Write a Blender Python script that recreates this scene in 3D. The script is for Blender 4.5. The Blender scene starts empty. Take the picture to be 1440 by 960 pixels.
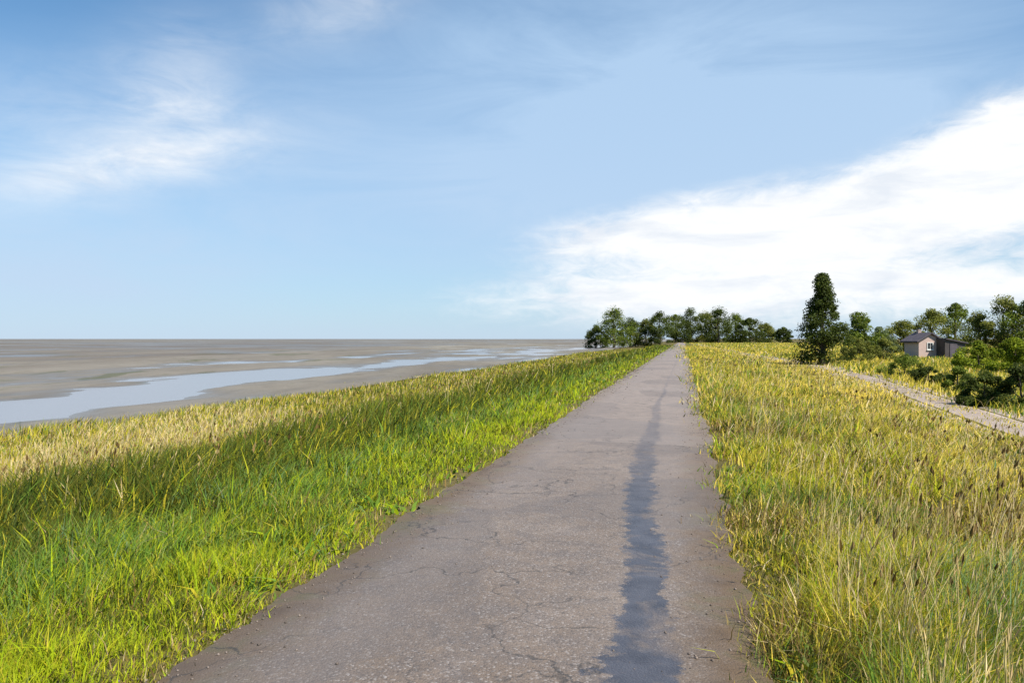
import bpy, bmesh, math, random
import numpy as np
rng = np.random.default_rng(7)
random.seed(7)
sc = bpy.context.scene
COL = sc.collection
R = math.radians

# ------------------------------------------------------------------ layout
# camera looks along +Y from (0,0,CAM_Z); the lane runs along T, N is its right hand side
CAM_Z = 1.7
P0 = np.array([-1.1, 0.0]); T = np.array([.2111, .9775]); N = np.array([.9775, -.2111])
MUD_Z = -2.2

def uv2xy(u, v):
    u = np.asarray(u, float); v = np.asarray(v, float)
    return P0[0] + u*N[0] + v*T[0], P0[1] + u*N[1] + v*T[1]
def xy2uv(x, y):
    dx = np.asarray(x, float)-P0[0]; dy = np.asarray(y, float)-P0[1]
    return dx*N[0]+dy*N[1], dx*T[0]+dy*T[1]

def _hash(i, j, s):
    h = np.sin(i*127.1 + j*311.7 + s*74.7)*43758.5453
    return h - np.floor(h)
def vnoise(x, y, s=0):
    x = np.asarray(x, float); y = np.asarray(y, float)
    i = np.floor(x); j = np.floor(y); fx = x-i; fy = y-j
    fx = fx*fx*(3-2*fx); fy = fy*fy*(3-2*fy)
    return ((_hash(i, j, s)*(1-fx)+_hash(i+1, j, s)*fx)*(1-fy)
            + (_hash(i, j+1, s)*(1-fx)+_hash(i+1, j+1, s)*fx)*fy)
def fbm(x, y, s=0, o=4):
    a = 0; w = .5; t = 0
    for k in range(o):
        a = a + w*vnoise(x*2**k, y*2**k, s+k*13); t += w; w *= .55
    return a/t
def sstep(a, b, x):
    t = np.clip((np.asarray(x, float)-a)/(b-a), 0, 1); return t*t*(3-2*t)

TRACK_V = [-40, 0, 20, 26, 43, 57, 75, 110, 170, 300, 500]
TRACK_U = [8.2, 8.3, 8.5, 9.0, 10.3, 11.0, 10.6, 9.0, 7.0, 5.0, 4.6]
def track_u(v): return np.interp(v, TRACK_V, TRACK_U)

def ground_z(u, v):
    u = np.asarray(u, float); v = np.asarray(v, float)
    z = np.zeros(np.broadcast(u, v).shape)
    far = 1 - .75*sstep(60, 220, v)
    # left: flat verge, then the bank down to the marsh
    d = -u - 3.6 - 1.2*(fbm(v*.09, v*0+3, 5)-.5)
    z = np.where(u < 0, -1.75*sstep(0, 11, d) - .45*sstep(9, 26, -u-2)
                 - 1.0*sstep(23, 34, -u + 8*(fbm(v*.045, v*0, 9)-.5)), z)
    # right: shallow swale and lower track
    z = np.where(u > 0, -.10*sstep(1.6, 3.2, u) - .22*sstep(4.5, 8, u)*far - .1*np.exp(-((u-track_u(v)-2.2)/.9)**2)*far, z)
    onroad = sstep(1.42, 2.3, np.abs(u))
    bump = (fbm(u*.55, v*.55, 21)-.5)*.16 + (fbm(u*2.1, v*2.1, 22)-.5)*.05
    ontrack = 1-sstep(1.0, 1.7, np.abs(u-track_u(v)))
    z = z + bump*onroad*(1-.85*ontrack)*np.where(np.abs(u) > 60, .3, 1)
    z = z - .03 + .03*0
    return z

def mud_z(u, v):
    u = np.asarray(u, float); v = np.asarray(v, float)
    m = fbm(v*.030, u*.06, 31)
    z = MUD_Z + .22*(fbm(u*.05, v*.022, 33)-.5)*sstep(27, 60, -u)
    c = -39 + 16*(m-.5) + 14*(fbm(v*.011, v*0, 35)-.5)
    z = z - (.10+.20*fbm(v*.055, u*.03, 34))*np.exp(-((u-c)/(4.6+5*(fbm(v*.05, v*0, 36)-.5)))**2)
    z = z - .12*np.exp(-((u+72+14*(fbm(v*.02, v*0, 37)-.5))/3.5)**2)*sstep(60,120,v)
    z = z + .10*np.exp(-((u+92)/30)**2) + .55*(fbm(u*.12, v*.05, 38, 5)-.5)
    z = z + (fbm(u*.35, v*.2, 40, 5)-.5)*.13
    return z

# ------------------------------------------------------------------ helpers
def mesh_obj(name, verts, faces, mat=None, parent=None, smooth=False):
    me = bpy.data.meshes.new(name)
    me.from_pydata([tuple(v) for v in verts], [], [tuple(f) for f in faces])
    me.update()
    o = bpy.data.objects.new(name, me); COL.objects.link(o)
    if mat: me.materials.append(mat)
    if parent: o.parent = parent
    if smooth: me.polygons.foreach_set('use_smooth', [True]*len(me.polygons))
    return o

def np_mesh(name, V, loops, starts, totals, mat=None, parent=None, col=None, smooth=False):
    """fast mesh: V (n,3), flat loop index array; col (n,3) per vertex own colour"""
    me = bpy.data.meshes.new(name)
    me.vertices.add(len(V)); me.vertices.foreach_set('co', np.asarray(V, np.float32).ravel())
    me.loops.add(len(loops)); me.loops.foreach_set('vertex_index', np.asarray(loops, np.int32))
    me.polygons.add(len(starts)); me.polygons.foreach_set('loop_start', np.asarray(starts, np.int32))
    me.polygons.foreach_set('loop_total', np.asarray(totals, np.int32))
    if smooth: me.polygons.foreach_set('use_smooth', np.ones(len(starts), bool))
    if col is not None:
        a = me.attributes.new('tint', 'FLOAT_COLOR', 'POINT')
        c = np.ones((len(V), 4), np.float32); c[:, :3] = col
        a.data.foreach_set('color', c.ravel())
    me.update(calc_edges=True); me.validate()
    o = bpy.data.objects.new(name, me); COL.objects.link(o)
    if mat: me.materials.append(mat)
    if parent: o.parent = parent
    return o

def grid_obj(name, us, vs, zf, mat, kind='structure'):
    U, Vv = np.meshgrid(us, vs)
    X, Y = uv2xy(U, Vv); Z = zf(U, Vv)
    V = np.stack([X, Y, Z], -1).reshape(-1, 3)
    nu, nv = len(us), len(vs)
    i = np.arange(nv-1)[:, None]*nu + np.arange(nu-1)[None]
    q = np.stack([i, i+1, i+1+nu, i+nu], -1).reshape(-1, 4)
    o = np_mesh(name, V, q.ravel(), np.arange(len(q))*4, np.full(len(q), 4), mat, smooth=True)
    o['kind'] = kind
    return o

def empty(name, loc, label, cat, group=None, rz=0):
    o = bpy.data.objects.new(name, None); COL.objects.link(o)
    o.location = loc; o.rotation_euler[2] = rz
    o['label'] = label; o['category'] = cat
    if group: o['group'] = group
    return o
def tag(o, label, cat, group=None):
    o['label'] = label; o['category'] = cat
    if group: o['group'] = group

class NT:
    def __init__(s, name):
        s.m = bpy.data.materials.new(name); s.m.use_nodes = True
        s.t = s.m.node_tree; s.t.nodes.clear()
        s.out = s.n('ShaderNodeOutputMaterial')
    def n(s, typ, **k):
        nd = s.t.nodes.new(typ)
        for a, b in k.items(): setattr(nd, a, b)
        return nd
    def l(s, a, b): s.t.links.new(a, b)
    def coord(s):
        return s.n('ShaderNodeTexCoord').outputs['Object']
    def noise(s, scale, detail=4, rough=.55, vec=None, dist=0):
        nd = s.n('ShaderNodeTexNoise'); nd.inputs['Scale'].default_value = scale
        nd.inputs['Detail'].default_value = detail; nd.inputs['Roughness'].default_value = rough
        nd.inputs['Distortion'].default_value = dist
        if vec is not None: s.l(vec, nd.inputs['Vector'])
        return nd.outputs['Fac']
    def ramp(s, fac, stops):
        nd = s.n('ShaderNodeValToRGB'); e = nd.color_ramp.elements
        while len(e) < len(stops): e.new(.5)
        for k, (p, c) in enumerate(stops):
            e[k].position = p
            e[k].color = (*c, 1) if isinstance(c, (tuple, list)) else (c, c, c, 1)
        s.l(fac, nd.inputs['Fac']); return nd.outputs['Color']
    def mix(s, fac, a, b, mode='MIX'):
        nd = s.n('ShaderNodeMix', data_type='RGBA', blend_type=mode)
        for sock, val in ((nd.inputs[0], fac), (nd.inputs[6], a), (nd.inputs[7], b)):
            if hasattr(val, 'is_linked') or hasattr(val, 'links'): s.l(val, sock)
            elif isinstance(val, (tuple, list)): sock.default_value = (*val, 1)
            else: sock.default_value = val
        return nd.outputs[2]
    def math(s, op, a, b=None, c=None):
        nd = s.n('ShaderNodeMath', operation=op)
        for k, v in enumerate((a, b, c)):
            if v is None: continue
            if hasattr(v, 'links'): s.l(v, nd.inputs[k])
            else: nd.inputs[k].default_value = v
        return nd.outputs[0]
    def bsdf(s, color, rough=.9, spec=.3, bump=None, bstr=.5, bdist=.02):
        b = s.n('ShaderNodeBsdfPrincipled')
        if hasattr(color, 'links'): s.l(color, b.inputs['Base Color'])
        else: b.inputs['Base Color'].default_value = (*color, 1)
        if hasattr(rough, 'links'): s.l(rough, b.inputs['Roughness'])
        else: b.inputs['Roughness'].default_value = rough
        b.inputs['Specular IOR Level'].default_value = spec
        if bump is not None:
            bp = s.n('ShaderNodeBump'); bp.inputs['Strength'].default_value = bstr
            bp.inputs['Distance'].default_value = bdist
            s.l(bump, bp.inputs['Height']); s.l(bp.outputs[0], b.inputs['Normal'])
        s.l(b.outputs[0], s.out.inputs['Surface']); return b

# ------------------------------------------------------------------ materials
def mat_ground():
    m = NT('turf_soil'); c = m.coord()
    a = m.noise(.35, 6, .6, c); b = m.noise(9, 5, .65, c)
    far = m.noise(.02, 5, .6, c)
    g = m.ramp(a, [(.3, (.045, .05, .018)), (.5, (.10, .085, .03)), (.7, (.17, .125, .05))])
    g = m.mix(m.math('MULTIPLY', far, .5), g, (.20, .155, .045))
    g = m.mix(m.ramp(b, [(.4, 0.), (.7, .6)]), g, (.06, .048, .022))
    m.bsdf(g, .95, .1, b, .6, .03)
    return m.m
def mat_mud():
    m = NT('tidal_mud'); tc = m.n('ShaderNodeTexCoord').outputs['Object']
    mp = m.n('ShaderNodeMapping'); mp.inputs['Rotation'].default_value[2] = R(12.2)
    mp.inputs['Scale'].default_value = (1, .3, 1); m.l(tc, mp.inputs['Vector'])
    v = mp.outputs[0]
    a = m.noise(.03, 8, .62, v, .5); b = m.noise(.6, 7, .68, v, .4); f = m.noise(.004, 5, .6, v)
    wv = m.n('ShaderNodeTexWave'); wv.inputs['Scale'].default_value = .55; wv.inputs['Distortion'].default_value = 7; wv.inputs['Detail'].default_value = 4
    wv.inputs['Detail Scale'].default_value = 1.5; m.l(tc, wv.inputs['Vector'])
    g = m.ramp(a, [(.34, (.135, .112, .085)), (.5, (.20, .176, .137)), (.66, (.27, .245, .197))])
    g = m.mix(m.ramp(f, [(.4, 0.), (.62, .7)]), g, (.12, .093, .074))
    g = m.mix(m.ramp(b, [(.45, 0.), (.7, .55)]), g, (.115, .1, .078))
    g = m.mix(m.math('MULTIPLY', m.ramp(m.noise(.10, 9, .7, v, .8), [(.57, 0.), (.63, .7)]), m.ramp(m.noise(.015, 3, .5, v), [(.42, 0.), (.55, 1.)])), g, (.075, .082, .035))
    # wet mud close to the water level is darker and glossy
    sx = m.n('ShaderNodeSeparateXYZ'); m.l(tc, sx.inputs[0])
    hgt = m.math('ADD', sx.outputs[2], m.math('MULTIPLY', m.math('SUBTRACT', b, .5), .10))
    wet = m.n('ShaderNodeMapRange'); wet.inputs[1].default_value = MUD_Z+.06; wet.inputs[2].default_value = MUD_Z-.07
    m.l(hgt, wet.inputs[0])
    g = m.mix(m.math('MULTIPLY', wet.outputs[0], .45), g, (.10, .086, .07))
    rg = m.math('MULTIPLY_ADD', wet.outputs[0], -.5, .8)
    m.bsdf(g, rg, .22, m.math('ADD', b, m.math('MULTIPLY', wv.outputs['Fac'], .25)), .4, .04)
    return m.m
def mat_water():
    m = NT('channel_water'); c = m.coord()
    w = m.noise(2.2, 4, .6, c)
    b = m.bsdf((.22, .195, .185), .2, .5, w, .3, .04)
    b.inputs['IOR'].default_value = 1.33
    return m.m
def mat_asphalt():
    m = NT('worn_asphalt'); c = m.coord()
    big = m.noise(.55, 5, .6, c); mid = m.noise(4, 6, .62, c); fine = m.noise(150, 3, .7, c)
    blot = m.noise(1.7, 5, .65, c, .6)
    vor = m.n('ShaderNodeTexVoronoi'); vor.inputs['Scale'].default_value = 85; m.l(c, vor.inputs['Vector'])
    g = m.ramp(big, [(.3, (.136, .100, .074)), (.5, (.172, .129, .098)), (.72, (.212, .163, .126))])
    g = m.mix(m.ramp(mid, [(.36, .5), (.58, 0.)]), g, (.105, .09, .085))
    g = m.mix(m.ramp(blot, [(.56, 0.), (.7, .35)]), g, (.23, .19, .165))
    st = m.n('ShaderNodeSeparateColor'); m.l(vor.outputs['Color'], st.inputs[0])
    g = m.mix(m.ramp(st.outputs[0], [(.0, .6), (.22, .3), (.3, 0.), (.8, 0.), (.97, .5)]), g,
              m.ramp(st.outputs[1], [(.2, (.045, .042, .042)), (.6, (.09, .08, .075)), (.75, (.33, .30, .28))]))
    at = m.n('ShaderNodeAttribute', attribute_name='across'); u = at.outputs['Fac']
    uu = m.math('ADD', u, m.math('MULTIPLY', m.math('SUBTRACT', big, .5), .5))
    au = m.math('ABSOLUTE', uu)
    # earth and moss washed over both margins
    uf = m.math('ADD', m.math('ABSOLUTE', u), m.math('MULTIPLY', m.math('SUBTRACT', mid, .5), .55))
    g = m.mix(m.math('MULTIPLY', m.ramp(m.math('DIVIDE', uf, 1.6), [(.60, 0.), (.72, .45), (.86, 1.)]), .95),
              g, m.ramp(blot, [(.3, (.066, .040, .020)), (.5, (.115, .074, .040)), (.62, (.085, .070, .026)), (.75, (.15, .105, .06))]))
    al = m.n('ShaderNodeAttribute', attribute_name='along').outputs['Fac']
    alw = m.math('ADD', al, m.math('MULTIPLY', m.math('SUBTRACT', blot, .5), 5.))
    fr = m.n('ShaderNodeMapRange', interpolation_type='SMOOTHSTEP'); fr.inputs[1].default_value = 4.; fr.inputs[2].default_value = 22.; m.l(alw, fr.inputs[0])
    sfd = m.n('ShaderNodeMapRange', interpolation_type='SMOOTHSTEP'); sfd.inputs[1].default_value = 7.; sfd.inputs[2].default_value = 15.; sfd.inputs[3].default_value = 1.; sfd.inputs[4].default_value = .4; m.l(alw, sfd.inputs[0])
    g = m.mix(m.math('MULTIPLY', fr.outputs[0], .5), g, m.ramp(mid, [(.3, (.26, .207, .172)), (.7, (.36, .29, .245))]))  # lane colour gets paler with distance, painting in part of the low-angle sheen
    wt = m.ramp(m.math('ABSOLUTE', m.math('SUBTRACT', au, .78)), [(.06, .22), (.34, 0.)])
    g = m.mix(wt, g, (.21, .173, .15))
    pv = m.n('ShaderNodeTexVoronoi'); pv.inputs['Scale'].default_value = .38
    pc = m.n('ShaderNodeVectorMath', operation='ADD'); pn = m.n('ShaderNodeTexNoise'); pn.inputs['Scale'].default_value = 2.5; pn.inputs['Detail'].default_value = 6
    m.l(c, pn.inputs['Vector']); ps = m.n('ShaderNodeVectorMath', operation='SCALE'); ps.inputs['Scale'].default_value = .35
    m.l(pn.outputs['Color'], ps.inputs[0]); m.l(c, pc.inputs[0]); m.l(ps.outputs[0], pc.inputs[1]); m.l(pc.outputs[0], pv.inputs['Vector'])
    pss = m.n('ShaderNodeSeparateColor'); m.l(pv.outputs['Color'], pss.inputs[0])
    g = m.mix(m.ramp(pss.outputs[0], [(.70, 0.), (.72, .30)]), g, (.105, .09, .084))
    g = m.mix(m.ramp(pss.outputs[1], [(.76, 0.), (.78, .25)]), g, (.23, .195, .175))
    # thin cracks
    cr = m.n('ShaderNodeTexVoronoi', feature='DISTANCE_TO_EDGE'); cr.inputs['Scale'].default_value = 1.0
    cc = m.n('ShaderNodeVectorMath', operation='ADD'); nz = m.n('ShaderNodeTexNoise'); nz.inputs['Scale'].default_value = 3.; nz.inputs['Detail'].default_value = 5
    m.l(c, nz.inputs['Vector']); sc_ = m.n('ShaderNodeVectorMath', operation='SCALE'); sc_.inputs['Scale'].default_value = .6
    m.l(nz.outputs['Color'], sc_.inputs[0]); m.l(c, cc.inputs[0]); m.l(sc_.outputs[0], cc.inputs[1]); m.l(cc.outputs[0], cr.inputs['Vector'])
    ck = m.math('MULTIPLY', m.ramp(cr.outputs['Distance'], [(.0, 1.), (.012, 0.)]), m.ramp(m.noise(.7, 2, .5, c), [(.42, 0.), (.52, .85)]))
    g = m.mix(ck, g, (.035, .032, .03))
    # old bitumen dressing that has bled along one side of the lane
    sa = m.n('ShaderNodeAttribute', attribute_name='seal'); sd = sa.outputs['Fac']
    q = m.math('ADD', sd, m.math('ADD', m.math('MULTIPLY', m.math('SUBTRACT', m.noise(7, 8, .72, c), .5), 2.8), m.math('MULTIPLY', m.math('SUBTRACT', fine, .5), .9)))
    msk = m.math('MULTIPLY', m.ramp(q, [(.62, .95), (.82, 0.)]), m.math('MULTIPLY', m.ramp(blot, [(.34, .25), (.48, 1.)]), sfd.outputs[0]))
    g = m.mix(msk, g, m.ramp(mid, [(.35, (.036, .038, .050)), (.65, (.068, .070, .086))]))
    h = m.math('ADD', m.math('MULTIPLY', fine, .5), m.math('SUBTRACT', 1.0, vor.outputs['Distance']))
    rg = m.math('MULTIPLY_ADD', msk, -.26, .68)
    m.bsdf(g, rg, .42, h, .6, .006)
    return m.m
def mat_track():
    m = NT('gravel_track'); c = m.coord()
    a = m.noise(.8, 6, .6, c); v = m.n('ShaderNodeTexVoronoi'); v.inputs['Scale'].default_value = 40; m.l(c, v.inputs['Vector'])
    g = m.ramp(a, [(.3, (.23, .172, .135)), (.55, (.36, .285, .235)), (.75, (.43, .355, .30))])
    s_ = m.n('ShaderNodeSeparateColor'); m.l(v.outputs['Color'], s_.inputs[0])
    g = m.mix(m.ramp(s_.outputs[0], [(.1, .5), (.4, 0.)]), g, (.14, .115, .095))
    ta = m.n('ShaderNodeAttribute', attribute_name='offset').outputs['Fac']
    rut = m.ramp(m.math('ABSOLUTE', m.math('SUBTRACT', m.math('ABSOLUTE', ta), .6)), [(.12, .45), (.34, 0.)])
    g = m.mix(rut, g, (.44, .355, .295))
    g = m.mix(m.ramp(m.math('ADD', m.math('ABSOLUTE', ta), m.math('MULTIPLY', m.math('SUBTRACT', a, .5), .8)), [(1.0, 0.), (1.35, .8)]), g, (.17, .135, .06))
    m.bsdf(g, .95, .2, v.outputs['Distance'], .6, .02)
    return m.m
def mat_leaf(name, trans=.38, rough=.6, spec=.12, up=0.):
    m = NT(name)
    at = m.n('ShaderNodeAttribute', attribute_name='tint')
    col = at.outputs['Color']
    p = m.n('ShaderNodeBsdfPrincipled'); m.l(col, p.inputs['Base Color'])
    p.inputs['Roughness'].default_value = rough; p.inputs['Specular IOR Level'].default_value = spec
    t = m.n('ShaderNodeBsdfTranslucent')
    m.l(m.mix(1., col, (1.15, 1.2, .55), 'MULTIPLY'), t.inputs['Color'])
    if up:
        ge = m.n('ShaderNodeNewGeometry'); va = m.n('ShaderNodeVectorMath', operation='ADD'); va.inputs[1].default_value = (0, 0, up)
        m.l(ge.outputs['Normal'], va.inputs[0]); vn = m.n('ShaderNodeVectorMath', operation='NORMALIZE'); m.l(va.outputs[0], vn.inputs[0])
        m.l(vn.outputs[0], p.inputs['Normal'])
    x = m.n('ShaderNodeMixShader'); x.inputs[0].default_value = trans
    m.l(p.outputs[0], x.inputs[1]); m.l(t.outputs[0], x.inputs[2]); m.l(x.outputs[0], m.out.inputs['Surface'])
    return m.m
def mat_tint(name):
    m = NT(name); at = m.n('ShaderNodeAttribute', attribute_name='tint'); n = m.noise(60, 3, .6, m.coord())
    m.bsdf(m.mix(m.ramp(n, [(.4, 0.), (.7, .4)]), at.outputs['Color'], (.12, .1, .09)), .9, .2); return m.m
def mat_bark():
    m = NT('bark'); c = m.coord(); a = m.noise(6, 5, .6, c)
    m.bsdf(m.ramp(a, [(.3, (.05, .04, .03)), (.7, (.13, .105, .08))]), .9, .2, a, .6, .03); return m.m
def mat_brick():
    m = NT('pale_brick'); c = m.coord()
    b = m.n('ShaderNodeTexBrick'); m.l(c, b.inputs['Vector'])
    b.inputs['Scale'].default_value = 4.5
    b.inputs['Color1'].default_value = (.52, .37, .31, 1); b.inputs['Color2'].default_value = (.45, .315, .265, 1)
    b.inputs['Mortar'].default_value = (.42, .38, .34, 1); b.inputs['Mortar Size'].default_value = .015
    mp = m.n('ShaderNodeMapping'); mp.inputs['Rotation'].default_value[0] = R(90); m.l(c, mp.inputs['Vector']); m.l(mp.outputs[0], b.inputs['Vector'])
    n = m.noise(1.2, 5, .6, c)
    m.bsdf(m.mix(m.ramp(n, [(.4, 0.), (.7, .4)]), b.outputs['Color'], (.36, .28, .24)), .9, .2); return m.m
def mat_plain(name, col, rough=.7, spec=.3, scale=3, var=.25):
    m = NT(name); n = m.noise(scale, 5, .6, m.coord())
    a = tuple(x*(1-var) for x in col); b = tuple(min(1, x*(1+var)) for x in col)
    m.bsdf(m.ramp(n, [(.3, a), (.7, b)]), rough, spec); return m.m

M_GROUND = mat_ground(); M_MUD = mat_mud(); M_WATER = mat_water(); M_ASPH = mat_asphalt()
M_TRACK = mat_track(); M_GRASS = mat_leaf('grass_blades', .34, .6, .1, 1.1); M_LEAF = mat_leaf('tree_leaves', .36, .6, .1, .45)
M_BARK = mat_bark(); M_BRICK = mat_brick()
M_SLATE = mat_plain('dark_roof_tiles', (.085, .072, .08), .7)
M_FRAME = mat_plain('white_painted_wood', (.7, .7, .66), .5, var=.06)
M_GLASS = mat_plain('window_glass', (.03, .035, .04), .08, .6, var=.1)
M_DOOR = mat_plain('dark_timber', (.06, .05, .045), .6)

# ------------------------------------------------------------------ ground, mud, water
def span(*segs):
    out = []
    for a, b, n in segs: out += list(np.linspace(a, b, n, endpoint=False))
    out.append(segs[-1][1]); return np.array(out)
def gspan(a, b, n): return list(np.geomspace(a, b, n))
us = np.array(list(np.linspace(-42, -16, 40, endpoint=False)) + list(np.linspace(-16, 16, 214, endpoint=False)) + list(np.linspace(16, 60, 50, endpoint=False)) + gspan(60, 7000, 40))
vs = np.array(list(-np.geomspace(400, 12, 20)) + list(np.linspace(-10, 40, 260, endpoint=False)) + list(np.linspace(40, 150, 120, endpoint=False)) + gspan(150, 7500, 90))
grid_obj('ground', us, vs, ground_z, M_GROUND)
us = np.array(list(-np.geomspace(7500, 130, 50)) + list(np.linspace(-128, -24, 190)))
vs = np.array(list(-np.geomspace(600, 12, 24)) + list(np.linspace(-10, 160, 300, endpoint=False)) + gspan(160, 7500, 150))
grid_obj('mudflat', us, vs, mud_z, M_MUD)
us = np.linspace(-135, -24, 20)
vs = np.array(list(-np.geomspace(600, 12, 10)) + list(np.linspace(-10, 160, 30, endpoint=False)) + gspan(160, 4000, 30))
grid_obj('water', us, vs, lambda u, v: np.full(np.broadcast(u, v).shape, MUD_Z-.075), M_WATER)

# lane
def edge_l(v): return -1.5 + .18*(fbm(v*.7, v*0, 51)-.5) + .16*(fbm(v*3.1, v*0, 52, 5)-.5)
def edge_r(v): return 1.5 + .20*(fbm(v*.6, v*0, 53)-.5) + .18*(fbm(v*2.7, v*0, 54, 5)-.5)
def road_z(u, v):
    return .012 + .03*(1-(np.asarray(u)/1.5)**2) + .012*(fbm(u*.8, v*.5, 55)-.5)
def strip(name, lf, rf, zf, vs, nu, mat):
    A = np.linspace(0, 1, nu); V = np.asarray(vs)
    L = lf(V)[:, None]; Rr = rf(V)[:, None]
    U = L + (Rr-L)*A[None]; VV = np.repeat(V[:, None], nu, 1)
    X, Y = uv2xy(U, VV); Z = zf(U, VV)
    P = np.stack([X, Y, Z], -1).reshape(-1, 3)
    i = np.arange(len(V)-1)[:, None]*nu + np.arange(nu-1)[None]
    q = np.stack([i, i+1, i+1+nu, i+nu], -1).reshape(-1, 4)
    o = np_mesh(name, P, q.ravel(), np.arange(len(q))*4, np.full(len(q), 4), mat, smooth=True)
    at = o.data.attributes.new('across', 'FLOAT', 'POINT'); at.data.foreach_set('value', U.ravel().astype(np.float32))
    o['kind'] = 'structure'
    return o
rv = np.array(list(-np.geomspace(120, 9, 12)) + list(np.linspace(-8, 20, 900, endpoint=False)) + list(np.linspace(20, 40, 250, endpoint=False)) + list(np.linspace(40, 120, 240, endpoint=False)) + gspan(120, 900, 80))
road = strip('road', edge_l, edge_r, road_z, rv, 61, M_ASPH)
SV = [-8, 0, 4, 6, 8.5, 11.8, 18.6, 26, 60]; SU = [1.0, .93, .86, .79, .66, .52, .44, .46, .5]
_u = np.empty(len(road.data.vertices), np.float32); road.data.attributes['across'].data.foreach_get('value', _u)
_v = np.repeat(rv, 61)
_c = np.interp(_v, SV, SU) + .16*(fbm(_v*.8, _v*0, 57)-.5)
_w = (.14 + .12*fbm(_v*.9, _v*0, 58))*(1-.45*sstep(9, 24, _v))
_d = np.abs(_u-_c)/_w
_c2 = np.interp(_v, [-8, 3, 6.5], [.86, 1.10, .80]) + .08*(fbm(_v*1.3, _v*0, 59)-.5)
_d = np.minimum(_d, np.abs(_u-_c2)/.10 + 6*sstep(5.4, 6.6, _v)) + .55*sstep(14, 34, _v)
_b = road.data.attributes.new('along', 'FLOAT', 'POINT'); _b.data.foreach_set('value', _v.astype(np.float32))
_a = road.data.attributes.new('seal', 'FLOAT', 'POINT'); _a.data.foreach_set('value', _d.astype(np.float32))
tv = np.array(list(np.linspace(-30, 60, 260, endpoint=False)) + list(np.linspace(60, 300, 120)))
track = strip('path', lambda v: track_u(v)-1.45+.35*(fbm(v*.5, v*0, 63)-.5), lambda v: track_u(v)+1.35+.35*(fbm(v*.5, v*0, 64)-.5),
      lambda u, v: ground_z(u, v)+.03-.035*np.exp(-((np.abs(u-track_u(v))-.6)/.2)**2), tv, 25, M_TRACK)
_u = np.empty(len(track.data.vertices), np.float32); track.data.attributes['across'].data.foreach_get('value', _u)
_a = track.data.attributes.new('offset', 'FLOAT', 'POINT'); _a.data.foreach_set('value', (_u-track_u(np.repeat(tv, 25))).astype(np.float32))

# ------------------------------------------------------------------ grass
PAL = {'lush': [(.32, .385, .008), (.37, .42, .012), (.24, .325, .008), (.41, .41, .02), (.27, .31, .012)],
       'green': [(.11, .20, .022), (.15, .24, .03), (.085, .155, .018), (.20, .25, .055)],
       'dark': [(.065, .09, .009), (.10, .11, .011), (.04, .065, .009), (.13, .12, .016)],
       'olive': [(.34, .31, .015), (.41, .34, .022), (.26, .25, .014), (.45, .38, .035)],
       'tan': [(.60, .46, .22), (.66, .53, .31), (.50, .36, .17), (.55, .45, .20)], 'brown': [(.21, .13, .045), (.28, .18, .07), (.16, .10, .035), (.33, .24, .10)],
       'gold': [(.68, .49, .07), (.72, .55, .11), (.56, .42, .06)],
       'blue': [(.14, .24, .09), (.11, .19, .065), (.19, .28, .14)]}
PAL = {k: np.array(v) for k, v in PAL.items()}

def sample_sector(n, dmin, dmax, amin=-43, amax=43, power=0.):
    """points round the viewer, density falling off with distance"""
    t = rng.random(n)
    d = dmin*(dmax/dmin)**t
    a = np.radians(rng.uniform(amin, amax, n))
    return d*np.sin(a), d*np.cos(a), d

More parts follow.
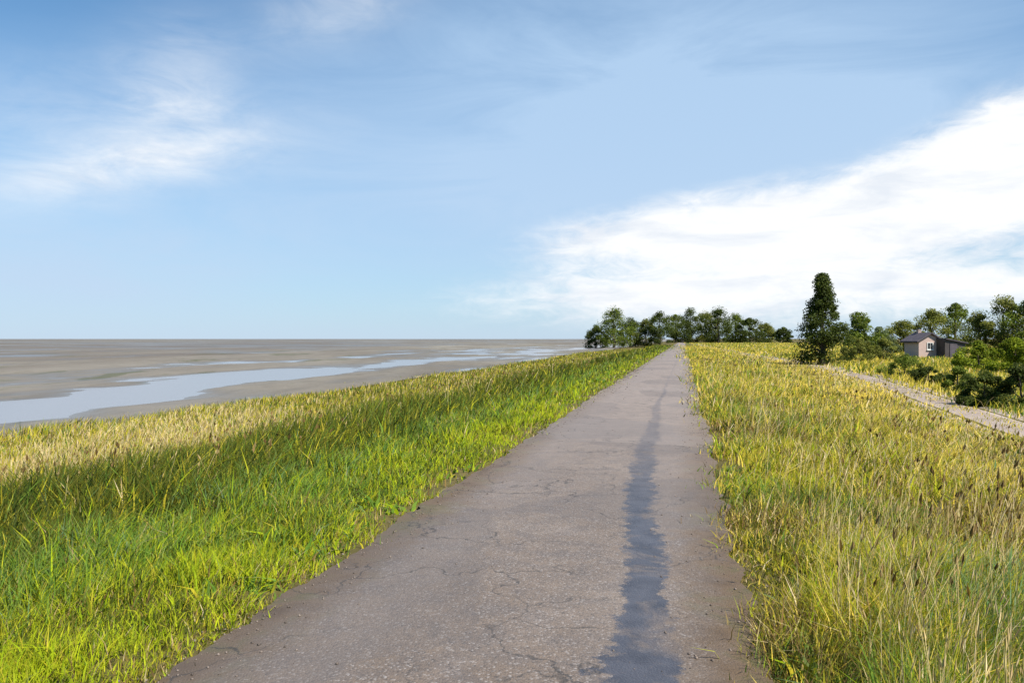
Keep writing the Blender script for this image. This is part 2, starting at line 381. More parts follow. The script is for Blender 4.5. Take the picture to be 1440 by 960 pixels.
def blades(name, x, y, zf, h, w, lean, palw, label_kind='stuff', per=7, spread=.06, seedhead=0.0):
    """x,y tuft centres; h,w arrays; palw: list of (palette, weights array)"""
    n = len(x)
    d = np.hypot(x, y)
    X = np.repeat(x, per); Y = np.repeat(y, per); H = np.repeat(h, per); W = np.repeat(w, per); D = np.repeat(d, per)
    m = n*per
    sp = spread*(1+D/9)
    X = X + rng.normal(0, 1, m)*sp; Y = Y + rng.normal(0, 1, m)*sp
    H = H*rng.uniform(.45, 1.15, m)
    U, Vv = xy2uv(X, Y); Z = zf(U, Vv) - .02
    taz = rng.uniform(0, 2*np.pi, n); tl = rng.random(n)**2
    az = np.repeat(taz, per) + rng.normal(0, 1, m)*np.repeat(2.2-1.7*tl, per)
    la = np.clip(rng.gamma(2., lean/2, m) + np.repeat(tl*.45, per), 0, 1.5)
    W = W*np.repeat(rng.gamma(4., .25, n).clip(.5, 1.9), per)
    wind = .16
    dx = np.cos(az)*la + wind; dy = np.sin(az)*la
    fa = rng.uniform(0, np.pi, m); wx = np.cos(fa)*W*.5; wy = np.sin(fa)*W*.5
    base = np.stack([X, Y, Z], -1)
    mid = base + np.stack([dx*H*.28, dy*H*.28, H*.55], -1)
    nrm = 1/np.sqrt(1+(.6*la)**2)
    tip = base + np.stack([dx*H*.85, dy*H*.85, H*nrm], -1)
    wv = np.stack([wx, wy, np.zeros(m)], -1)
    Vt = np.empty((m, 5, 3)); Vt[:, 0] = base-wv; Vt[:, 1] = base+wv; Vt[:, 2] = mid+wv*.8; Vt[:, 3] = mid-wv*.8; Vt[:, 4] = tip
    i = np.arange(m)*5
    loops = np.stack([i, i+1, i+2, i+3, i+3, i+2, i+4], -1).ravel()
    st = np.stack([np.arange(m)*7, np.arange(m)*7+4], -1).ravel(); tt = np.tile([4, 3], m)
    # colours
    P = np.stack([np.broadcast_to(np.asarray(wt, float), (n,)) for _, wt in palw], -1) + 1e-9
    P = P/P.sum(1, keepdims=True); cum = np.cumsum(np.repeat(P, per, 0), 1)
    k = (rng.random(m)[:, None] > cum).sum(1).clip(0, len(palw)-1)
    C = np.zeros((m, 3))
    for q, (pn, _) in enumerate(palw):
        s = k == q; pal = PAL[pn]
        C[s] = pal[rng.integers(0, len(pal), s.sum())]
    C *= rng.uniform(.78, 1.22, (m, 1))
    Cv = np.repeat(C[:, None], 5, 1)
    o = np_mesh(name, Vt.reshape(-1, 3), loops, st, tt, M_GRASS, col=Cv.reshape(-1, 3))
    o['kind'] = 'stuff'
    return o

def lod(d, w0, d0): return w0*np.maximum(1, d/d0)**.80

# left verge and bank
def brow(v): return -4.0 - 1.0*(fbm(v*.22, v*0, 71)-.5)
x, y, d = sample_sector(125000, 2.4, 190, -50, 17)
u, v = xy2uv(x, y)
k = (u < edge_l(v)-.10+.55*(fbm(v*1.7, v*0, 70, 5)-.45)) & (u > brow(v)-.4)
k &= ~((edge_l(v)-u < .5) & (fbm(u*2.6, v*2.6, 69) < .46))
x, y, d, u, v = x[k], y[k], d[k], u[k], v[k]
nz = fbm(u*.9, v*.6, 72); nz2 = fbm(u*2.3, v*2.3, 73); nz3 = fbm(u*5, v*5, 74)
near_edge = 1-sstep(0, .5, edge_l(v)-u)
h = (.06+.15*nz2*nz2*2+.10*sstep(.58, .75, nz3))*(1-.5*near_edge)*(1+.8*sstep(2.2, 3.6, -u))
blades('verge_grass', x, y, ground_z, h, lod(d, .0058, 4.5), .55,
       [('lush', (1.7*sstep(.3, .45, nz)+.5)*(1-.35*sstep(2.0, 2.6, -u))*(1-.4*sstep(8, 5, v)*(1-sstep(.5, .6, nz2)))*(1-.7*sstep(2.3, 3.3, -u))), ('green', .6*sstep(.58, .42, nz)+1.0*sstep(2.2, 3.4, -u)), ('blue', .35*sstep(2.6, 3.6, -u)*nz2),
        ('olive', .15+.6*near_edge), ('brown', .04+.9*near_edge+.5*sstep(.6, .7, fbm(u*.8, v*.8, 60))), ('tan', .02+.25*near_edge), ('dark', 1.1*sstep(.48, .34, nz2)+.9*sstep(.5, .38, fbm(u*1.3, v*1.3, 62))+1.6*sstep(3.0, 4.0, -u)*sstep(.5, .62, nz3)+2.4*sstep(3.3, 3.9, -u)*sstep(12, 8, v))])
# broad leaved weeds among the grass: plantain and dock
x, y, d = sample_sector(15000, 2.4, 45, -48, 46)
u, v = xy2uv(x, y); nzw = fbm(u*.9, v*.9, 66)
k = (((u < edge_l(v)-.15) & (u > -4.6)) | ((u > edge_r(v)+.15) & (u < track_u(v)-1.2))) & (rng.random(len(x)) < sstep(.45, .65, nzw))
x, y, d, u, v = x[k], y[k], d[k], u[k], v[k]
blades('broad_leaved_weeds', x, y, ground_z, np.full(len(x), .07)+.13*rng.random(len(x)), lod(d, .021, 6), 1.0,
       [('green', 1.), ('lush', .6*(u < 0)+.1), ('blue', .06+.5*(u > 2.4)), ('olive', .3)], per=7, spread=.035)
x, y, d = sample_sector(95000, 4, 210, -52, 17)
u, v = xy2uv(x, y)
k = (u < brow(v)+.3) & (u > -14)
x, y, d, u, v = x[k], y[k], d[k], u[k], v[k]
nz = fbm(u*.5, v*.35, 75); nz2 = fbm(u*1.1, v*1.1, 76)
top = np.exp(-((u-brow(v)+1.0)/1.5)**2)
h = .14+.22*nz2+.40*top*sstep(.25, .65, nz)
blades('bank_vegetation', x, y, ground_z, h, lod(d, .010, 6), .45,
       [('dark', 4.2*top+.2), ('green', .5*sstep(.45, .6, nz)*top+.15), ('olive', .55), ('tan', .02+1.1*sstep(7.5, 11, -u)), ('gold', .02+.2*sstep(7, 11, -u)), ('brown', .15*sstep(6, 9, -u)), ('lush', .12)], spread=.08)
x, y, d = sample_sector(76000, 8, 260, -52, 18)
u, v = xy2uv(x, y)
k = (u < -12) & (u > -29 - 6*(fbm(v*.05, v*0, 77)-.5))
x, y, d, u, v = x[k], y[k], d[k], u[k], v[k]
nz = fbm(u*.16, v*.10, 78); nz2 = fbm(u*.6, v*.6, 79)
h = .18+.5*nz2*nz2*1.6
blades('marsh_grass', x, y, ground_z, h, lod(d, .011, 9), .35,
       [('tan', (1.2*sstep(.45, .6, nz)+.3)*(1-.75*sstep(26, 55, v))), ('gold', .12), ('brown', .4), ('olive', .95), ('dark', .35*sstep(.55, .4, nz)+.9*sstep(26, 55, v)), ('green', .3)], spread=.10)
# right verge
x, y, d = sample_sector(150000, 2.3, 200, -4, 48)
u, v = xy2uv(x, y)
tu = track_u(v)
k = (u > edge_r(v)+.08-.55*(fbm(v*1.7, v*0, 68, 5)-.45)) & (u < tu-1.2+.6*(fbm(v*.6, u, 80)-.5))
k &= ~((u-edge_r(v) < .55) & (fbm(u*2.6, v*2.6, 67) < .47))
k &= fbm(u*1.9, v*1.9, 65) > .27
x, y, d, u, v = x[k], y[k], d[k], u[k], v[k]
nz = fbm(u*.7, v*.7, 81); nz2 = fbm(u*1.6, v*1.6, 82); nz4 = fbm(u*.45, v*.45, 83); tu = track_u(v)
near_edge = 1-sstep(0, .6, u-edge_r(v)); ntr = sstep(4.9, 2.4, tu-u+1.6*(fbm(u*.5, v*.3, 64)-.5))
h = (.05+.70*nz2*nz*nz4*2.+.18*sstep(.55, .68, fbm(u*1.2, v*1.2, 61)))*(1-.6*near_edge)*(1-.25*ntr)
blades('meadow_grass', x, y, ground_z, h, lod(d, .0062, 4.5), .55,
       [('olive', .75), ('green', .9*sstep(6, 3.5, v)*sstep(2.3, 3.2, u)+1.7*sstep(.51, .6, nz)*(1-.7*ntr)+.10), ('lush', .40*sstep(.47, .6, nz2)*(1-ntr)+.05), ('brown', .12+1.6*sstep(.54, .66, fbm(u*.9, v*.9, 63))+.3*near_edge), ('gold', .22+(2.6*ntr+2.2*sstep(14, 34, v))*(1-.85*sstep(.48, .58, fbm(u*.45, v*.22, 59)))+.3*near_edge),
        ('tan', .05+.6*ntr+.45*sstep(.56, .68, nz4)*(1-.5*nz)+.3*near_edge), ('dark', 2.2*sstep(.47, .38, nz2)*(1-ntr)), ('blue', 2.2*sstep(2.3, 3.1, u)*sstep(8, 5, v)*sstep(.42, .5, nz2))], spread=.075)
# seed stalks standing over the right verge and the bank
def stalks(name, x, y, h, d, pal, hd):
    n = len(x); u, v = xy2uv(x, y); z = ground_z(u, v)-.02
    az = rng.uniform(0, 2*np.pi, n); la = np.clip(rng.gamma(2., .11, n), 0, .6)
    dx = np.cos(az)*la+.12; dy = np.sin(az)*la
    b = np.stack([x, y, z], -1); t = b+np.stack([dx*h, dy*h, h], -1); mdl = b+np.stack([dx*h*.35, dy*h*.35, h*.55], -1)
    fa = rng.uniform(0, np.pi, n); wv = np.stack([np.cos(fa), np.sin(fa), 0*fa], -1)*(lod(d, .0022, 5))[:, None]*.5
    w2 = np.stack([np.cos(fa), np.sin(fa), 0*fa], -1)*(lod(d, hd, 6))[:, None]*.5
    w3 = np.stack([-np.sin(fa), np.cos(fa), 0*fa], -1)*(lod(d, hd, 6))[:, None]*.5
    dr = (t-mdl); dr /= np.linalg.norm(dr, axis=1)[:, None]
    hl = (.05+.06*rng.random(n))[:, None]
    e = t+dr*hl; c = t+dr*hl*.4
    V = np.stack([b-wv, b+wv, mdl+wv, mdl-wv, t+wv, t-wv, t, c+w2, e, c-w2, c+w3, c-w3], 1)
    i = np.arange(n)*12
    lp = np.stack([i, i+1, i+2, i+3, i+3, i+2, i+4, i+5, i+6, i+7, i+8, i+9, i+6, i+10, i+8, i+11], -1).ravel()
    p = PAL[pal]; C = p[rng.integers(0, len(p), n)]*rng.uniform(.75, 1.2, (n, 1))
    o = np_mesh(name, V.reshape(-1, 3), lp, np.arange(n*4)*4, np.full(n*4, 4), M_GRASS, col=np.repeat(C, 12, 0))
    o['kind'] = 'stuff'
x, y, d = sample_sector(19000, 2.5, 90, -46, 46)
u, v = xy2uv(x, y); nzs = fbm(u*.5, v*.5, 84)
k = (((u > 1.9) & (u < track_u(v)-1.1) & (rng.random(len(x)) < sstep(.42, .62, nzs)))
     | ((u < -4) & (u > -20) & (rng.random(len(x)) < .5*sstep(.45, .65, nzs))))
stalks('dry_grass_stalks', x[k], y[k], .32+.38*rng.random(k.sum())*nzs[k]*1.6, d[k], 'tan', .009)
x, y, d = sample_sector(9000, 2.6, 60, -46, 46)
u, v = xy2uv(x, y); nzs = fbm(u*.6, v*.6, 89)
k = (((u > 1.9) & (u < track_u(v)-1.1)) | ((u < -3.6) & (u > -14))) & (rng.random(len(x)) < sstep(.54, .66, nzs))
stalks('dock_seed_stalks', x[k], y[k], .35+.3*rng.random(k.sum()), d[k], 'brown', .022)
# beyond the track
x, y, d = sample_sector(65000, 9, 360, 2, 47)
u, v = xy2uv(x, y)
k = (u > track_u(v)+1.15) & (u < 80)
x, y, d, u, v = x[k], y[k], d[k], u[k], v[k]
nz = fbm(u*.12, v*.12, 86); nz2 = fbm(u*.6, v*.6, 87)
blades('field_grass', x, y, ground_z, .15+.5*nz2*nz2*1.5, lod(d, .011, 9), .4,
       [('gold', .6+.6*sstep(.5, .6, nz)), ('olive', .7), ('green', .7*sstep(.55, .42, nz)+.15), ('tan', .25), ('dark', .15)], spread=.1)
# low straggling grass in the middle of the track
x, y, d = sample_sector(22000, 12, 120, 5, 40)
u, v = xy2uv(x, y); k = (np.abs(u-track_u(v)) < .30*fbm(v*.7, v*0, 88)) | ((np.abs(np.abs(u-track_u(v))-1.05) < .3) & (fbm(u*1.5, v*1.5, 58) > .5))
blades('track_grass', x[k], y[k], ground_z, np.full(k.sum(), .13), lod(d[k], .009, 9), .5, [('olive', 1.), ('gold', .8)], spread=.05)
# loose stones along both margins of the lane
n = 6500
vv = 2.6*(45/2.6)**rng.random(n); sd = rng.random(n) < .55
off = rng.gamma(1.3, .16, n)
uu = np.where(sd, -1.62+off, 1.62-off) + rng.normal(0, .06, n)
X, Y = uv2xy(uu, vv); Z = np.where(np.abs(uu) < 1.46, road_z(uu, vv), ground_z(uu, vv)+.015)
r_ = (.0025+.011*rng.random(n)**4)*np.maximum(1, vv/12)
base = np.array([(1, 0, 0), (-1, 0, 0), (0, 1, 0), (0, -1, 0), (0, 0, .7), (0, 0, -.7)])
fc = np.array([(0, 2, 4), (2, 1, 4), (1, 3, 4), (3, 0, 4), (2, 0, 5), (1, 2, 5), (3, 1, 5), (0, 3, 5)])
V = base[None]*rng.uniform(.6, 1.3, (n, 6, 1))*r_[:, None, None]
a = rng.uniform(0, 6.28, n); ca, sa = np.cos(a)[:, None], np.sin(a)[:, None]
V = np.stack([V[..., 0]*ca-V[..., 1]*sa, V[..., 0]*sa+V[..., 1]*ca, V[..., 2]], -1) + np.stack([X, Y, Z+r_*.25], -1)[:, None]
L = (np.arange(n)*6)[:, None, None]+fc[None]
C = np.array([.17, .135, .11])*rng.uniform(.45, 1.5, (n, 1))
o = np_mesh('gravel', V.reshape(-1, 3), L.ravel(), np.arange(n*8)*3, np.full(n*8, 3), mat_tint('loose_stones'), col=np.repeat(C, 6, 0)); o['kind'] = 'stuff'

# ------------------------------------------------------------------ trees and bushes
def tube_mesh(paths, seg=7):
    V = []; F = []
    for pts, rad in paths:
        pts = [np.array(p, float) for p in pts]; base = len(V)
        for k, p in enumerate(pts):
            d = pts[min(k+1, len(pts)-1)]-pts[max(k-1, 0)]; d = d/np.linalg.norm(d)
            a = np.cross(d, [0, 0, 1.]); 
            if np.linalg.norm(a) < .2: a = np.cross(d, [1., 0, 0])
            a /= np.linalg.norm(a); b = np.cross(d, a)
            for s in range(seg):
                t = 2*math.pi*s/seg; V.append(p+(a*math.cos(t)+b*math.sin(t))*rad[k])
        for k in range(len(pts)-1):
            for s in range(seg):
                s2 = (s+1) % seg
                F.append((base+k*seg+s, base+k*seg+s2, base+(k+1)*seg+s2, base+(k+1)*seg+s))
    return V, F
LEAFPAL = {'deciduous': [(.10, .135, .017), (.13, .165, .022), (.075, .11, .014), (.165, .185, .03)],
           'dark': [(.055, .072, .013), (.075, .09, .016), (.04, .058, .011)],
           'olive': [(.155, .16, .028), (.19, .19, .04), (.11, .125, .023)],
           'bright': [(.18, .22, .014), (.22, .25, .018), (.13, .17, .012)],
           'grey': [(.13, .16, .075), (.16, .19, .10), (.10, .125, .06)]}
def tree(name, x, y, h, w, label, cat, pal, group=None, nclump=26, leaves=90, leaf=.16, trunk=.3, seed=0, cone=0., bare=.0):
    r = np.random.default_rng(seed)
    u, v = xy2uv(x, y); z0 = float(ground_z(u, v))-.03
    root = empty(name, (x, y, z0), label, cat, group)
    # clump centres in an uneven envelope
    lo = h*trunk*.6
    cs = []
    lob = r.uniform(.7, 1.25, 6)
    while len(cs) < nclump:
        t = r.random(); a = r.random()*2*math.pi
        prof = math.sin(math.pi*min(1, (t*(.93-.25*cone)+.10+.25*cone)))**.6*(1-.9*cone*t)
        prof *= np.interp(a/(2*math.pi)*6 % 6, range(7), list(lob)+[lob[0]])
        rr = w*.5*prof*(r.random()**.45)*.88
        cs.append((rr*math.cos(a), rr*math.sin(a), lo+(h*.95-lo)*t))
    cs = np.array(cs)
    rad = np.clip(r.normal(.17, .06, nclump), .08, .3)*min(w, h)*.95*(1-.55*cone*(cs[:, 2]-lo)/(h-lo))
    n = nclump*leaves
    ci = np.repeat(np.arange(nclump), leaves)
    dv = r.normal(0, 1, (n, 3)); dv /= np.linalg.norm(dv, axis=1)[:, None]
    P = cs[ci] + dv*(rad[ci]*r.random(n)**.4)[:, None]*np.array([1, 1, .75])
    P[:, 2] = np.clip(P[:, 2], .05, None)
    nn = dv + r.normal(0, .8, (n, 3)) + np.array([0, 0, .4]); nn /= np.linalg.norm(nn, axis=1)[:, None]
    a = np.cross(nn, r.normal(0, 1, (n, 3))); a /= np.linalg.norm(a, axis=1)[:, None]; b = np.cross(nn, a)
    s = leaf*r.uniform(.6, 1.35, n)[:, None]
    V = np.stack([P-a*s*.5, P+b*s*.33, P+a*s*.6, P-b*s*.33], 1)
    q = np.arange(n*4)
    pc = np.array(LEAFPAL[pal]); ck = r.uniform(.75, 1.3, nclump)
    C = pc[r.integers(0, len(pc), n)]*(ck[ci]*r.uniform(.8, 1.2, n))[:, None]
    np_mesh('crown', V.reshape(-1, 3), q, np.arange(n)*4, np.full(n, 4), M_LEAF, root, np.repeat(C, 4, 0))
    tr = max(.035*h, .05)
    paths = [([(0, 0, -.1), (.02*h, .01*h, h*.25), (-.01*h, .02*h, h*.55), (.01*h, 0, h*.88)], [tr, tr*.75, tr*.45, tr*.1])]
    for k in range(min(9, nclump//2)):
        c = cs[r.integers(nclump)]; s0 = np.array([0, 0, max(.15*h, c[2]*.55)])
        paths.append(([s0, (s0+c)/2+np.array([0, 0, -.03*h]), c], [tr*.4, tr*.25, tr*.07]))
    Vt, F = tube_mesh(paths)
    mesh_obj('trunk', Vt, F, M_BARK, root, True)
    return root
def at_px(px, Y): return (px-720)/1120*Y, Y      # bearing + distance

# the tall tree by the track
X, Y = at_px(1156, 62)
tree('tall_tree', X, Y, 7.3, 4.9, 'tallest dark green tree, tapering, beside the gravel track', 'tree', 'dark',
     nclump=130, leaves=150, leaf=.15, trunk=.02, seed=21, cone=.8)

# distant wood at the end of the lane
G = 'trees on the skyline at the end of the lane'
far = [(838, 340, 9.5, 9, .1), (863, 330, 16.5, 12, .3), (886, 345, 12, 13, 0), (908, 350, 11.5, 13, .2), (928, 340, 13.5, 13, .1), (950, 360, 12.5, 14, .4),
       (971, 345, 14, 14, .15), (993, 350, 12.5, 14, 0), (1010, 335, 14, 12, .35), (1034, 350, 12, 14, .1), (1054, 340, 10.2, 12, .3), (1076, 350, 8.4, 10, 0), (1102, 335, 6.2, 8, .2)]
FL = ['low pale tree at the seaward end of the distant treeline', 'tallest tree of the distant line, standing over the left end', 'rounded tree just right of the tallest distant tree',
      'low broad tree above the far end of the lane', 'distant tree rising straight above the end of the lane', 'distant tree directly over the lane end, right of a taller one',
      'fuller distant tree just right of the lane end', 'distant tree over the yellow field right of the lane', 'distant tree mid way between lane end and tall dark tree',
      'distant tree in the thinning right half of the line', 'shorter distant tree with a pale gap on its right', 'small distant tree left of the tall dark tree', 'last small distant tree beside the tall dark tree']
for i, (px, Yd, h, w, cn) in enumerate(far):
    X, Y = at_px(px, Yd)
    tree('distant_tree', X, Y, h*1.05, w*1.45, FL[i], 'tree', ['dark', 'deciduous', 'dark', 'olive'][i % 4], G, 54, 150, .46, [.0, .1, .0][i % 3], 100+i, cn)

# trees round the house, right
G = 'trees round the house on the right'
near = [(1206, 92, 4.9, 4.6, 'deciduous', 'low green tree just right of the tall dark tree'),
        (1236, 100, 3.6, 4.4, 'grey', 'small pale green tree in the gap left of the house'),
        (1272, 104, 4.4, 5.2, 'olive', 'small tree rising behind the left end of the house'),
        (1309, 105, 5.9, 5.4, 'olive', 'olive tree rising behind the brick house gable'),
        (1343, 108, 6.9, 5.0, 'deciduous', 'fuller green tree rising behind the dark shed'),
        (1378, 98, 5.3, 5.8, 'olive', 'olive tree just right of the house'),
        (1412, 96, 7.0, 5.6, 'olive', 'tall olive tree just inside the right edge of the view'),
        (1448, 92, 6.6, 5.6, 'deciduous', 'green tree cut by the right edge of the photo')]
for i, (px, Yd, h, w, p, lb) in enumerate(near):
    X, Y = at_px(px, Yd)
    tree('garden_tree', X, Y, h, w*1.3, lb, 'tree', p, G, 40, 210, .19, [.06, .2, .1][i % 3], 200+i, [.1, .4, .0, .25][i % 4])

# bushes beyond the track
G = 'bushes beyond the gravel track'
bush = [(1200, 70, 2.1, 4.2, 'olive', 'low olive bush at the foot of the tall dark tree'),
        (1242, 72, 2.0, 4.4, 'olive', 'olive bush between the tall tree and the house'),
        (1272, 42, 1.3, 2.8, 'deciduous', 'small bush nearest the far end of the gravel track'),
        (1306, 37, .85, 2.2, 'dark', 'low bush beside the track, in front of the house'),
        (1347, 31, 1.0, 2.3, 'deciduous', 'low bush beside the track, in front of the dark shed'),
        (1376, 50, 1.9, 3.4, 'bright', 'yellow green bush behind the dark bushes, right of the shed'),
        (1385, 24.5, 1.05, 2.0, 'dark', 'dark bush close to the track, left of the one at the photo edge'),
        (1436, 23.5, 1.35, 2.3, 'dark', 'dark bush beside the track at the right edge'),
        (1428, 46, 2.1, 3.6, 'bright', 'tall bright green bush at the right edge')]
for i, (px, Yd, h, w, p, lb) in enumerate(bush):
    X, Y = at_px(px, Yd)
    tree('bush', X, Y, h, w, lb, 'bush', p, G, 36, 260, .065 if Yd < 45 else .11, .0, 300+i, [0, .3, .1][i % 3])

# ------------------------------------------------------------------ house
def box(V, F, x0, x1, y0, y1, z0, z1):
    b = len(V)
    V += [(x0, y0, z0), (x1, y0, z0), (x1, y1, z0), (x0, y1, z0), (x0, y0, z1), (x1, y0, z1), (x1, y1, z1), (x0, y1, z1)]
    F += [(b, b+3, b+2, b+1), (b+4, b+5, b+6, b+7), (b, b+1, b+5, b+4), (b+1, b+2, b+6, b+5), (b+2, b+3, b+7, b+6), (b+3, b, b+4, b+7)]
def boxobj(name, parent, mat, *bs):
    V = []; F = []
    for b in bs: box(V, F, *b)
    return mesh_obj(name, V, F, mat, parent)
X, Y = at_px(1292, 80)
u, v = xy2uv(X, Y)
house = empty('brick_house', (X, Y, float(ground_z(u, v))-.05), 'small pale brick house with a dark roof among the trees', 'house', rz=R(8))
# local: gable wall faces -y side spanning x 0..2.6 , roof slope runs off to the right
W, L, E, H = 2.5, 2.3, 1.9, 2.55
pr = [(0, 0, 0), (W, 0, 0), (W, 0, E), (W/2, 0, H), (0, 0, E)]
V = pr + [(a, L, c) for a, b, c in pr]
mesh_obj('wall', V, [(0, 1, 2, 3, 4), (9, 8, 7, 6, 5), (0, 5, 6, 1), (1, 6, 7, 2), (4, 9, 5, 0)], M_BRICK, house)
def slab(p, q, y0, y1, t):
    (xa, za), (xb, zb) = p, q
    nx, nz = -(zb-za), xb-xa; l = math.hypot(nx, nz); nx, nz = nx/l*t, nz/l*t
    if nz < 0: nx, nz = -nx, -nz
    V = [(xa, y0, za), (xb, y0, zb), (xb, y1, zb), (xa, y1, za), (xa+nx, y0, za+nz), (xb+nx, y0, zb+nz), (xb+nx, y1, zb+nz), (xa+nx, y1, za+nz)]
    return V
rV = []; rF = []
for p, q in (((-.3, E-.2), (W/2, H+.03)), ((W/2, H+.03), (W+.3, E-.2))):
    b = len(rV); rV += slab(p, q, -.25, L+.25, .12)
    rF += [(b, b+3, b+2, b+1), (b+4, b+5, b+6, b+7), (b, b+1, b+5, b+4), (b+1, b+2, b+6, b+5), (b+2, b+3, b+7, b+6), (b+3, b, b+4, b+7)]
rf = mesh_obj('roof', rV, rF, M_SLATE, house)
boxobj('chimney', rf, M_BRICK, (W/2-.17, W/2+.17, 1.6, 1.95, H-.3, H+.35), (W/2-.21, W/2+.21, 1.56, 1.99, H+.35, H+.42))
wn = boxobj('window', house, M_GLASS, (.95, 1.5, -.03, .05, 1.0, 1.62))
boxobj('frame', wn, M_FRAME, (.89, .95, -.06, .05, .94, 1.68), (1.5, 1.56, -.06, .05, .94, 1.68), (.95, 1.5, -.06, .05, 1.62, 1.68), (.95, 1.5, -.06, .05, .94, 1.0), (1.21, 1.24, -.055, .05, 1.0, 1.62))
boxobj('gutter', house, M_DOOR, (-.37, -.305, -.2, L+.2, E-.26, E-.19))
boxobj('gutter', house, M_DOOR, (W+.305, W+.37, -.2, L+.2, E-.26, E-.19))
boxobj('sill', wn, M_FRAME, (.85, 1.6, -.12, -.002, .88, .938))
# dark timber shed beside it
X2, Y2 = at_px(1329, 79); u, v = xy2uv(X2, Y2)
shed = empty('shed', (X2, Y2, float(ground_z(u, v))-.05), 'dark timber shed against the right side of the brick house', 'shed', rz=R(8))
W, L, E, H = 2.2, 2.2, 1.65, 2.05
V = [(0, 0, 0), (W, 0, 0), (W, 0, E), (0, 0, H), (0, L, 0), (W, L, 0), (W, L, E), (0, L, H)]
mesh_obj('wall', V, [(0, 1, 2, 3), (7, 6, 5, 4), (1, 5, 6, 2), (0, 3, 7, 4)], M_DOOR, shed)
V = slab((-.02, H+.0), (W+.2, E-.05), -.2, L+.2, .09)
mesh_obj('roof', V, [(0, 3, 2, 1), (4, 5, 6, 7), (0, 1, 5, 4), (1, 2, 6, 5), (2, 3, 7, 6), (3, 0, 4, 7)], M_SLATE, shed)
dr = boxobj('door', shed, M_SLATE, (.5, 1.3, -.05, .03, .03, 1.6))
boxobj('handle', dr, M_FRAME, (1.18, 1.22, -.09, -.05, .8, .92))

# ------------------------------------------------------------------ sky
SUN_EL, SUN_AZ = 49, 130        # azimuth from +Y towards +X
w = bpy.data.worlds.new('World'); sc.world = w; w.use_nodes = True
t = w.node_tree; t.nodes.clear()
class W_(NT):
    def __init__(s): s.t = t
wn = W_()
out = wn.n('ShaderNodeOutputWorld'); bg = wn.n('ShaderNodeBackground')
sky = wn.n('ShaderNodeTexSky', sky_type='NISHITA'); sky.sun_disc = False
sky.sun_elevation = R(SUN_EL); sky.sun_rotation = R(SUN_AZ)
sky.air_density = 1.0; sky.dust_density = .35; sky.ozone_density = 3.0
tc = wn.n('ShaderNodeTexCoord').outputs['Generated']
sx = wn.n('ShaderNodeSeparateXYZ'); wn.l(tc, sx.inputs[0])
az = wn.math('ARCTAN2', sx.outputs[0], sx.outputs[1]); el = wn.math('ARCSINE', sx.outputs[2])
azd = wn.math('MULTIPLY', az, 57.2958); eld = wn.math('MULTIPLY', el, 57.2958)
cv = wn.n('ShaderNodeCombineXYZ'); wn.l(azd, cv.inputs[0]); wn.l(eld, cv.inputs[1])
def cnoise(sxx, syy, rot, detail, rough, dist=0, off=0):
    mp = wn.n('ShaderNodeMapping'); wn.l(cv.outputs[0], mp.inputs['Vector'])
    mp.inputs['Rotation'].default_value[2] = R(rot); mp.inputs['Scale'].default_value = (sxx, syy, 1)
    mp.inputs['Location'].default_value = (off, off*.7, 0)
    return wn.noise(1, detail, rough, mp.outputs[0], dist)
wisp = cnoise(.055, .22, -14, 8, .62, .8)
fine = cnoise(.16, .42, -18, 8, .65, .5, 4)
puff = cnoise(.085, .30, -10, 10, .62, .55, 9)
shade = cnoise(.12, .5, -8, 8, .6, .4, 23)
edge = cnoise(.35, .9, -14, 8, .66, .6, 31)
def blob(a0, e0, ra, re, rot, amp):
    c, s = math.cos(R(rot)), math.sin(R(rot))
    da = wn.math('SUBTRACT', azd, a0); de = wn.math('SUBTRACT', eld, e0)
    p = wn.math('ADD', wn.math('MULTIPLY', da, c/ra), wn.math('MULTIPLY', de, s/ra))
    q = wn.math('ADD', wn.math('MULTIPLY', da, -s/re), wn.math('MULTIPLY', de, c/re))
    r2 = wn.math('ADD', wn.math('MULTIPLY', p, p), wn.math('MULTIPLY', q, q))
    return wn.math('MULTIPLY', wn.math('EXPONENT', wn.math('MULTIPLY', r2, -1.)), amp)
def pa(px, py):
    x, z = (px-720)/1120, (476-py)/1120
    return math.degrees(math.atan(x)), math.degrees(math.atan(z/math.hypot(1, x)))
def addm(lst):
    s = lst[0]
    for b in lst[1:]: s = wn.math('ADD', s, b)
    return s
soft = addm([blob(*pa(150, 240), 7, 1.7, 14, .62), blob(*pa(250, 130), 4, 3.5, 60, .42), blob(*pa(470, 20), 5, 2, 15, .35), blob(*pa(60, 160), 6, 3, 10, .22), blob(*pa(330, 190), 7, 2.5, 8, .25)])
big = addm([blob(*pa(1060, 322), 11, 2.1, 4, .95), blob(*pa(1340, 262), 9, 2.7, 13, .95), blob(*pa(1200, 318), 9, 2.2, 6, .5), blob(*pa(860, 335), 7, 1.6, 4, .42), blob(*pa(960, 400), 12, 1.5, 0, .42), blob(*pa(1400, 190), 6, 2.2, 22, .6), blob(*pa(1600, 200), 9, 4, 15, .8), blob(*pa(1340, 400), 18, 2.4, 0, .58), blob(*pa(900, 435), 16, 1.8, 0, .5), blob(*pa(1020, 270), 9, 1.2, 8, .22)])
veil = addm([blob(*pa(60, 370), 16, 4.5, 0, .75), blob(*pa(680, 40), 13, 5, 5, .4), blob(*pa(1080, 110), 17, 8, 10, .75), blob(*pa(640, 250), 26, 7, 0, .62), blob(*pa(1100, 250), 20, 5, 8, .4)])
sfac = wn.math('MULTIPLY', soft, wn.math('MULTIPLY_ADD', fine, 2.4, -.4))
braw = wn.math('ADD', wn.math('MULTIPLY', big, wn.math('MULTIPLY_ADD', puff, 1.5, .35)), wn.math('MULTIPLY', wn.math('MULTIPLY', wn.math('SUBTRACT', edge, .5), 1.15), wn.math('MINIMUM', wn.math('MULTIPLY', big, 2.), 1.)))
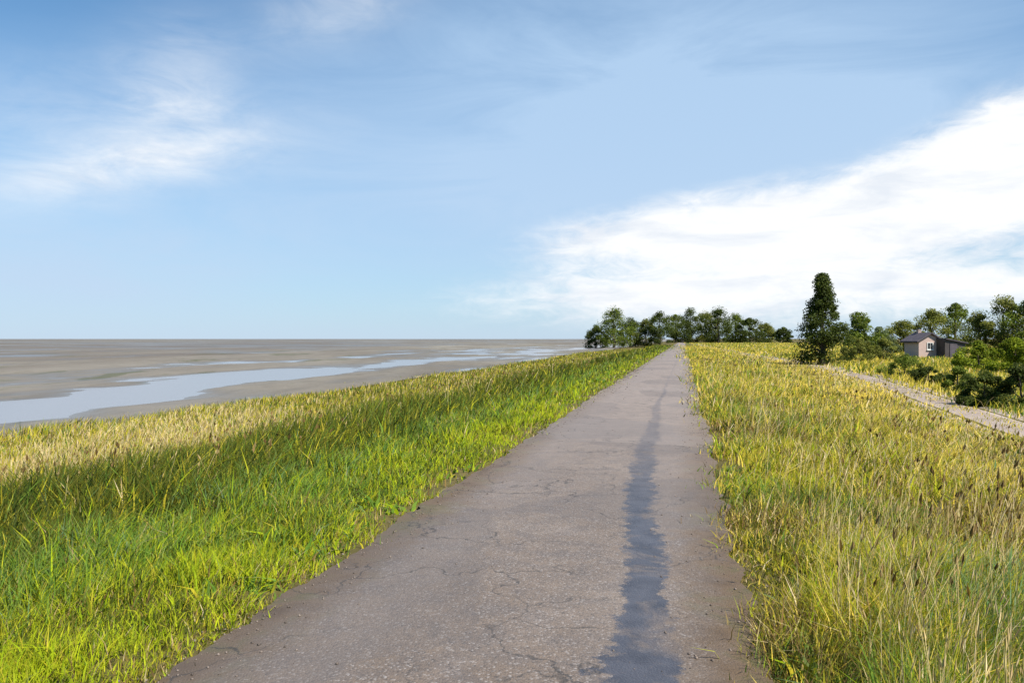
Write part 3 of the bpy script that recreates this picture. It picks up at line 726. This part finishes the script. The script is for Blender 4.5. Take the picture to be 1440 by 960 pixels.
bmr = wn.n('ShaderNodeMapRange', interpolation_type='SMOOTHSTEP'); wn.l(braw, bmr.inputs[0])
bmr.inputs[1].default_value = .12; bmr.inputs[2].default_value = 1.0
bfac = bmr.outputs[0]
vfac = wn.math('MULTIPLY', veil, wn.math('MULTIPLY_ADD', wisp, 1.4, .3))
hz = wn.math('MULTIPLY', wn.math('EXPONENT', wn.math('MULTIPLY', wn.math('MAXIMUM', eld, 0.), -.11)), .85)
strong = wn.n('ShaderNodeClamp'); wn.l(wn.math('ADD', sfac, bfac), strong.inputs[0])
weak = wn.n('ShaderNodeClamp'); wn.l(vfac, weak.inputs[0]); weak.inputs['Max'].default_value = .85
WS = .07
skyc = wn.mix(1., sky.outputs['Color'], (.50, .96, 1.16), 'MULTIPLY')
c1 = wn.mix(weak.outputs[0], skyc, (4.2, 5.85, 7.9))
c1 = wn.mix(hz, c1, (5.1, 6.1, 7.5))
c2 = wn.mix(strong.outputs[0], c1, wn.ramp(shade, [(.34, (7.0, 7.45, 8.1)), (.52, (8.5, 8.65, 8.8))]))
wn.l(c2, bg.inputs['Color']); bg.inputs['Strength'].default_value = WS
wn.l(bg.outputs[0], out.inputs['Surface'])

sun = bpy.data.lights.new('sun', 'SUN'); sun.energy = 4.7; sun.angle = R(.6); sun.color = (1, .955, .88)
so = bpy.data.objects.new('sun', sun); COL.objects.link(so)
from mathutils import Vector
d = Vector((math.sin(R(SUN_AZ))*math.cos(R(SUN_EL)), math.cos(R(SUN_AZ))*math.cos(R(SUN_EL)), math.sin(R(SUN_EL))))
so.rotation_euler = d.to_track_quat('Z', 'Y').to_euler()

# ------------------------------------------------------------------ camera
cam = bpy.data.cameras.new('camera'); co = bpy.data.objects.new('camera', cam); COL.objects.link(co)
co.location = (0, 0, CAM_Z); co.rotation_euler = (R(90), 0, 0)
cam.lens = 28; cam.sensor_width = 36; cam.clip_start = .05; cam.clip_end = 20000
cam.shift_y = (476-480)/1440*-1*-1
sc.camera = co
vs_ = sc.view_settings; sc.display_settings.display_device = 'sRGB'
vs_.view_transform = 'Standard'; vs_.look = 'None'; vs_.exposure = .75; vs_.gamma = 1; vs_.use_curve_mapping = False
